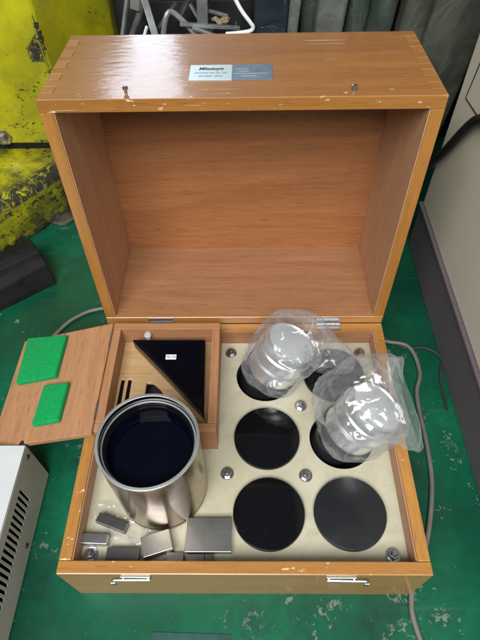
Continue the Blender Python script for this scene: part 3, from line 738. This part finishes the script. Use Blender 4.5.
mkobj('bolt', lathe([(0, 0), (.017, 0), (.017, .004), (.010, .005), (.010, .014), (0, .016)], 6, Matrix.Translation((bp_.x, kf.y, max(bp_.z, .142))) @ Matrix.Rotation(R(90), 4, 'X')), STEEL_DULL, ye)
pw = YM.inverted() @ onz(62, 226, .0)
mkobj('levelling_pad', lathe([(0, 0.0006), (.030, .0006), (.032, .003), (.032, .007), (.024, .010), (0, .011)], 40, Matrix.Translation((pw.x+.020, .006, 0))), STEEL_DULL, ye, local=True, smooth=True)

# dark iron bar on the floor
p0 = onz(0, 312, 0); p1 = onz(57, 284, 0); du = (p1-p0).normalized(); dn = Vector((-du.y, du.x, 0))
BMx = Matrix(((du.x, dn.x, 0, p1.x), (du.y, dn.y, 0, p1.y), (0, 0, 1, .0005), (0, 0, 0, 1)))
prf = [(0, 0), (.085, 0), (.085, .056), (.050, .062), (.044, .052), (.030, .050), (.012, .040), (.002, .012)]
bb = prism(prf, 0, .34, .0015, 1)
bb.transform(Matrix(((0, 0, -1, 0), (1, 0, 0, 0), (0, 1, 0, 0), (0, 0, 0, 1)))); rough_mesh(bb, 3, .0009, 40, 2)
o = mkobj('iron_bar', bb, DARKBAR, smooth=True); o.matrix_world = BMx; WM[o.name] = BMx
tag(o, 'sooty black stepped iron bar lying on the floor before the yellow machine', 'bar')

# ------------------------------------------------------------------ background: stored sheets, rolls and scrap behind the lid
def at(px, py, y): return onplane(px, py, (0, y, 0), (0, 1, 0))
def upright(name, pxl, pxr, y, depth, mat, label, cat, lean=0.0, tilt=0.0, roundness=.004, h=.56, grp=None):
    a = at(pxl, 18, y); c = at(pxr, 18, y); wd = (c.x-a.x); 
    bb = box(-wd/2, wd/2, 0, depth, 0.0, h, min(roundness, wd*.45, depth*.45), seg=4)
    bmesh.ops.subdivide_edges(bb, edges=[e for e in bb.edges if abs(e.verts[0].co.z-e.verts[1].co.z) > .2], cuts=24)
    for v in bb.verts:
        v.co += noise.noise_vector(v.co*Vector((14, 14, 9)).x*.9+Vector((pxl, 0, 0)))*.0025 if v.co.z > .03 else Vector()
    o = mkobj(name, bb, mat, smooth=True)
    mid = (a+c)/2
    o.location = (mid.x-math.tan(tilt)*mid.z, y-math.sin(lean)*mid.z, .0015)
    o.rotation_euler = (-lean, tilt, 0)
    return tag(o, label, cat, grp)
upright('wrapped_board', 254, 288, .80, .10, WR_NAVY, 'dark navy wrapped board standing upright behind the lid', 'board', 0, R(1), .008)
upright('wrapped_board', 289, 300, .79, .06, WR_PALE, 'narrow pale wrapped strip standing beside the dark navy board', 'board', 0, R(2), .01)
upright('wrapped_board', 301, 317, .82, .10, WR_GREEN, 'dark green wrapped board set back between two pale strips', 'board', 0, R(2), .01)
upright('wrapped_board', 317, 346, .78, .05, WR_PALE, 'broad grey green wrapped strip standing behind the lid', 'board', 0, R(4), .012)
upright('wrapped_board', 347, 369, .80, .08, WR_GREEN, 'dark green ribbed sheet in shiny creased plastic beside the broad pale strip', 'sheet', 0, R(3), .016)
upright('wrapped_board', 370, 397, .79, .08, WR_GREEN, 'wider dark green ribbed sheet in shiny plastic next to the olive sheets', 'sheet', 0, R(4), .020)
upright('wrapped_board', 403, 431, .775, .05, WR_OLIVE, 'narrow dark olive wrapped sheet behind the lid corner', 'sheet', 0, R(5), .012)
upright('wrapped_board', 432, 492, .765, .05, WR_OLIVE, 'wide dark olive wrapped sheet leaning near the beige machine', 'sheet', 0, R(6), .010)
o = mkobj('dark_cabinet', box(-.75, 1.1, 1.02, 1.3, .001, .56, .004), DKBACK)
tag(recenter(o, (.2, 1.16, .001)), 'black painted cabinet standing behind the stored boards and scrap', 'cabinet')
# scrap shelf box with metal offcuts
yb = .80
b0 = at(118, 36, yb); b1 = at(252, 36, yb)
sh = empty('scrap_bin', ((b0.x+b1.x)/2, yb+.08, .001), 'dark open metal bin full of offcuts behind the lid', 'bin')
zt_ = .235
mkobj('front_panel', box(b0.x, b1.x, yb-.002, yb, .001, zt_, .0005), DKBACK, sh)
mkobj('back_panel', box(b0.x, b1.x, yb+.16, yb+.162, .001, zt_+.1, .0005), DKBACK, sh)
for x in (b0.x, b1.x-.002): mkobj('side_panel', box(x, x+.002, yb+.0003, yb+.1597, .001, zt_, .0005), DKBACK, sh)
mkobj('bottom_panel', box(b0.x+.003, b1.x-.003, yb+.0005, yb+.159, .002, .180, .0005), DKBACK, sh)
def flatbar(pa, pb, wd, th, mat, label, cat='offcut', name='metal_offcut'):
    pa, pb = Vector(pa), Vector(pb); d = pb-pa; L = d.length
    bb = box(-wd/2, wd/2, -th/2, th/2, 0, L, .0006)
    o = mkobj(name, bb, mat); qn = d.to_track_quat('Z', 'Y'); o.rotation_mode = 'QUATERNION'; o.rotation_quaternion = qn; o.location = pa
    return tag(o, label, cat)
def P_(px, py, y): return at(px, py, y)
flatbar(P_(157, 42, .84), P_(141, -12, .90), .012, .004, SCRAP, 'bright flat metal offcut leaning in the scrap bin')
flatbar(P_(131, 40, .86), P_(146, -6, .90), .011, .006, SCRAP_DK, 'dark flat bar crossing behind the bright offcut in the bin')
flatbar(P_(143, 40, .825), P_(147, 26, .835), .004, .004, WHITEROD, 'short white stub sticking up in the scrap bin')
flatbar(P_(136, 10, .885), P_(138, -30, .90), .022, .010, SCRAP, 'pale block end standing at the back of the scrap bin')
o = mkobj('bent_plate', tube([P_(163, 40, .84), P_(166, 18, .845), P_(172, 12, .85), P_(186, 24, .84), P_(198, 38, .83)], .0050, 8, 6), SCRAP, smooth=True)
tag(recenter(o, P_(172, 40, .84)), 'bent grey strip of metal arched in the scrap bin', 'offcut')
flatbar(P_(180, 24, .83), P_(240, 28, .83), .008, .005, SCRAP, 'long horizontal grey bar lying across the scrap bin')
flatbar(P_(192, 28, .822), P_(220, 37, .818), .007, .004, SCRAP, 'short grey bar resting against the long bar in the bin')
flatbar(P_(236, 22, .835), P_(237, 40, .835), .008, .004, SCRAP_DK, 'dark upright tab at the end of the long bar in the bin')
flatbar(P_(204, 40, .87), P_(203, -20, .89), .020, .020, SCRAP_DK, 'dark square post standing in the scrap bin')
bb = bmesh.new(); bmesh.ops.create_icosphere(bb, subdivisions=3, radius=1)
pt = P_(222, 20, .85)
for v in bb.verts: v.co = Vector((v.co.x*.016, v.co.y*.008, v.co.z*.0045+.006*noise.noise(Vector((v.co.x*2, 1, 3)))))*(1+.6*noise.noise(v.co*1.7)); v.co += pt
o = mkobj('torn_card', bb, SCRAP_TAN); tag(recenter(o, pt), 'torn piece of tan card lying on the scrap', 'card')
o = mkobj('bent_rod', tube([P_(226, -20, .80), P_(240, 8, .79), P_(250, 22, .785), P_(253, 27, .785), P_(250, 31, .785), P_(238, 33, .788), P_(226, 34, .79)], .0034, 10, 8), WHITEROD, smooth=True)
tag(recenter(o, P_(250, 31, .785)), 'white bent wire rod hooked over the edge of the scrap bin', 'rod')

for k, (pa, pb, ya, yb2, wd, th, mt, lb_) in enumerate((
    ((122, 40), (128, -8), .87, .90, .006, .006, SCRAP, 'thin grey rod at the edge of the scrap bin beside the yellow machine'),
    ((150, 40), (176, 2), .88, .90, .010, .003, SCRAP_DK, 'dark thin strip slanting behind the arched grey strip'),
    ((186, 36), (214, 30), .86, .86, .014, .004, SCRAP_DK, 'dark flat plate lying low under the long bar in the bin'),
    ((209, 36), (190, 4), .89, .90, .007, .004, SCRAP, 'slim grey offcut leaning behind the long bar in the bin'),
    ((228, 16), (206, 10), .87, .88, .005, .005, SCRAP, 'short thin rod lying behind the torn tan card'),
    ((180, 16), (192, -10), .90, .905, .016, .004, SCRAP_DK, 'wide dark offcut at the back wall of the bin'))):
    flatbar(P_(*pa, ya), P_(*pb, yb2), wd, th, mt, lb_)
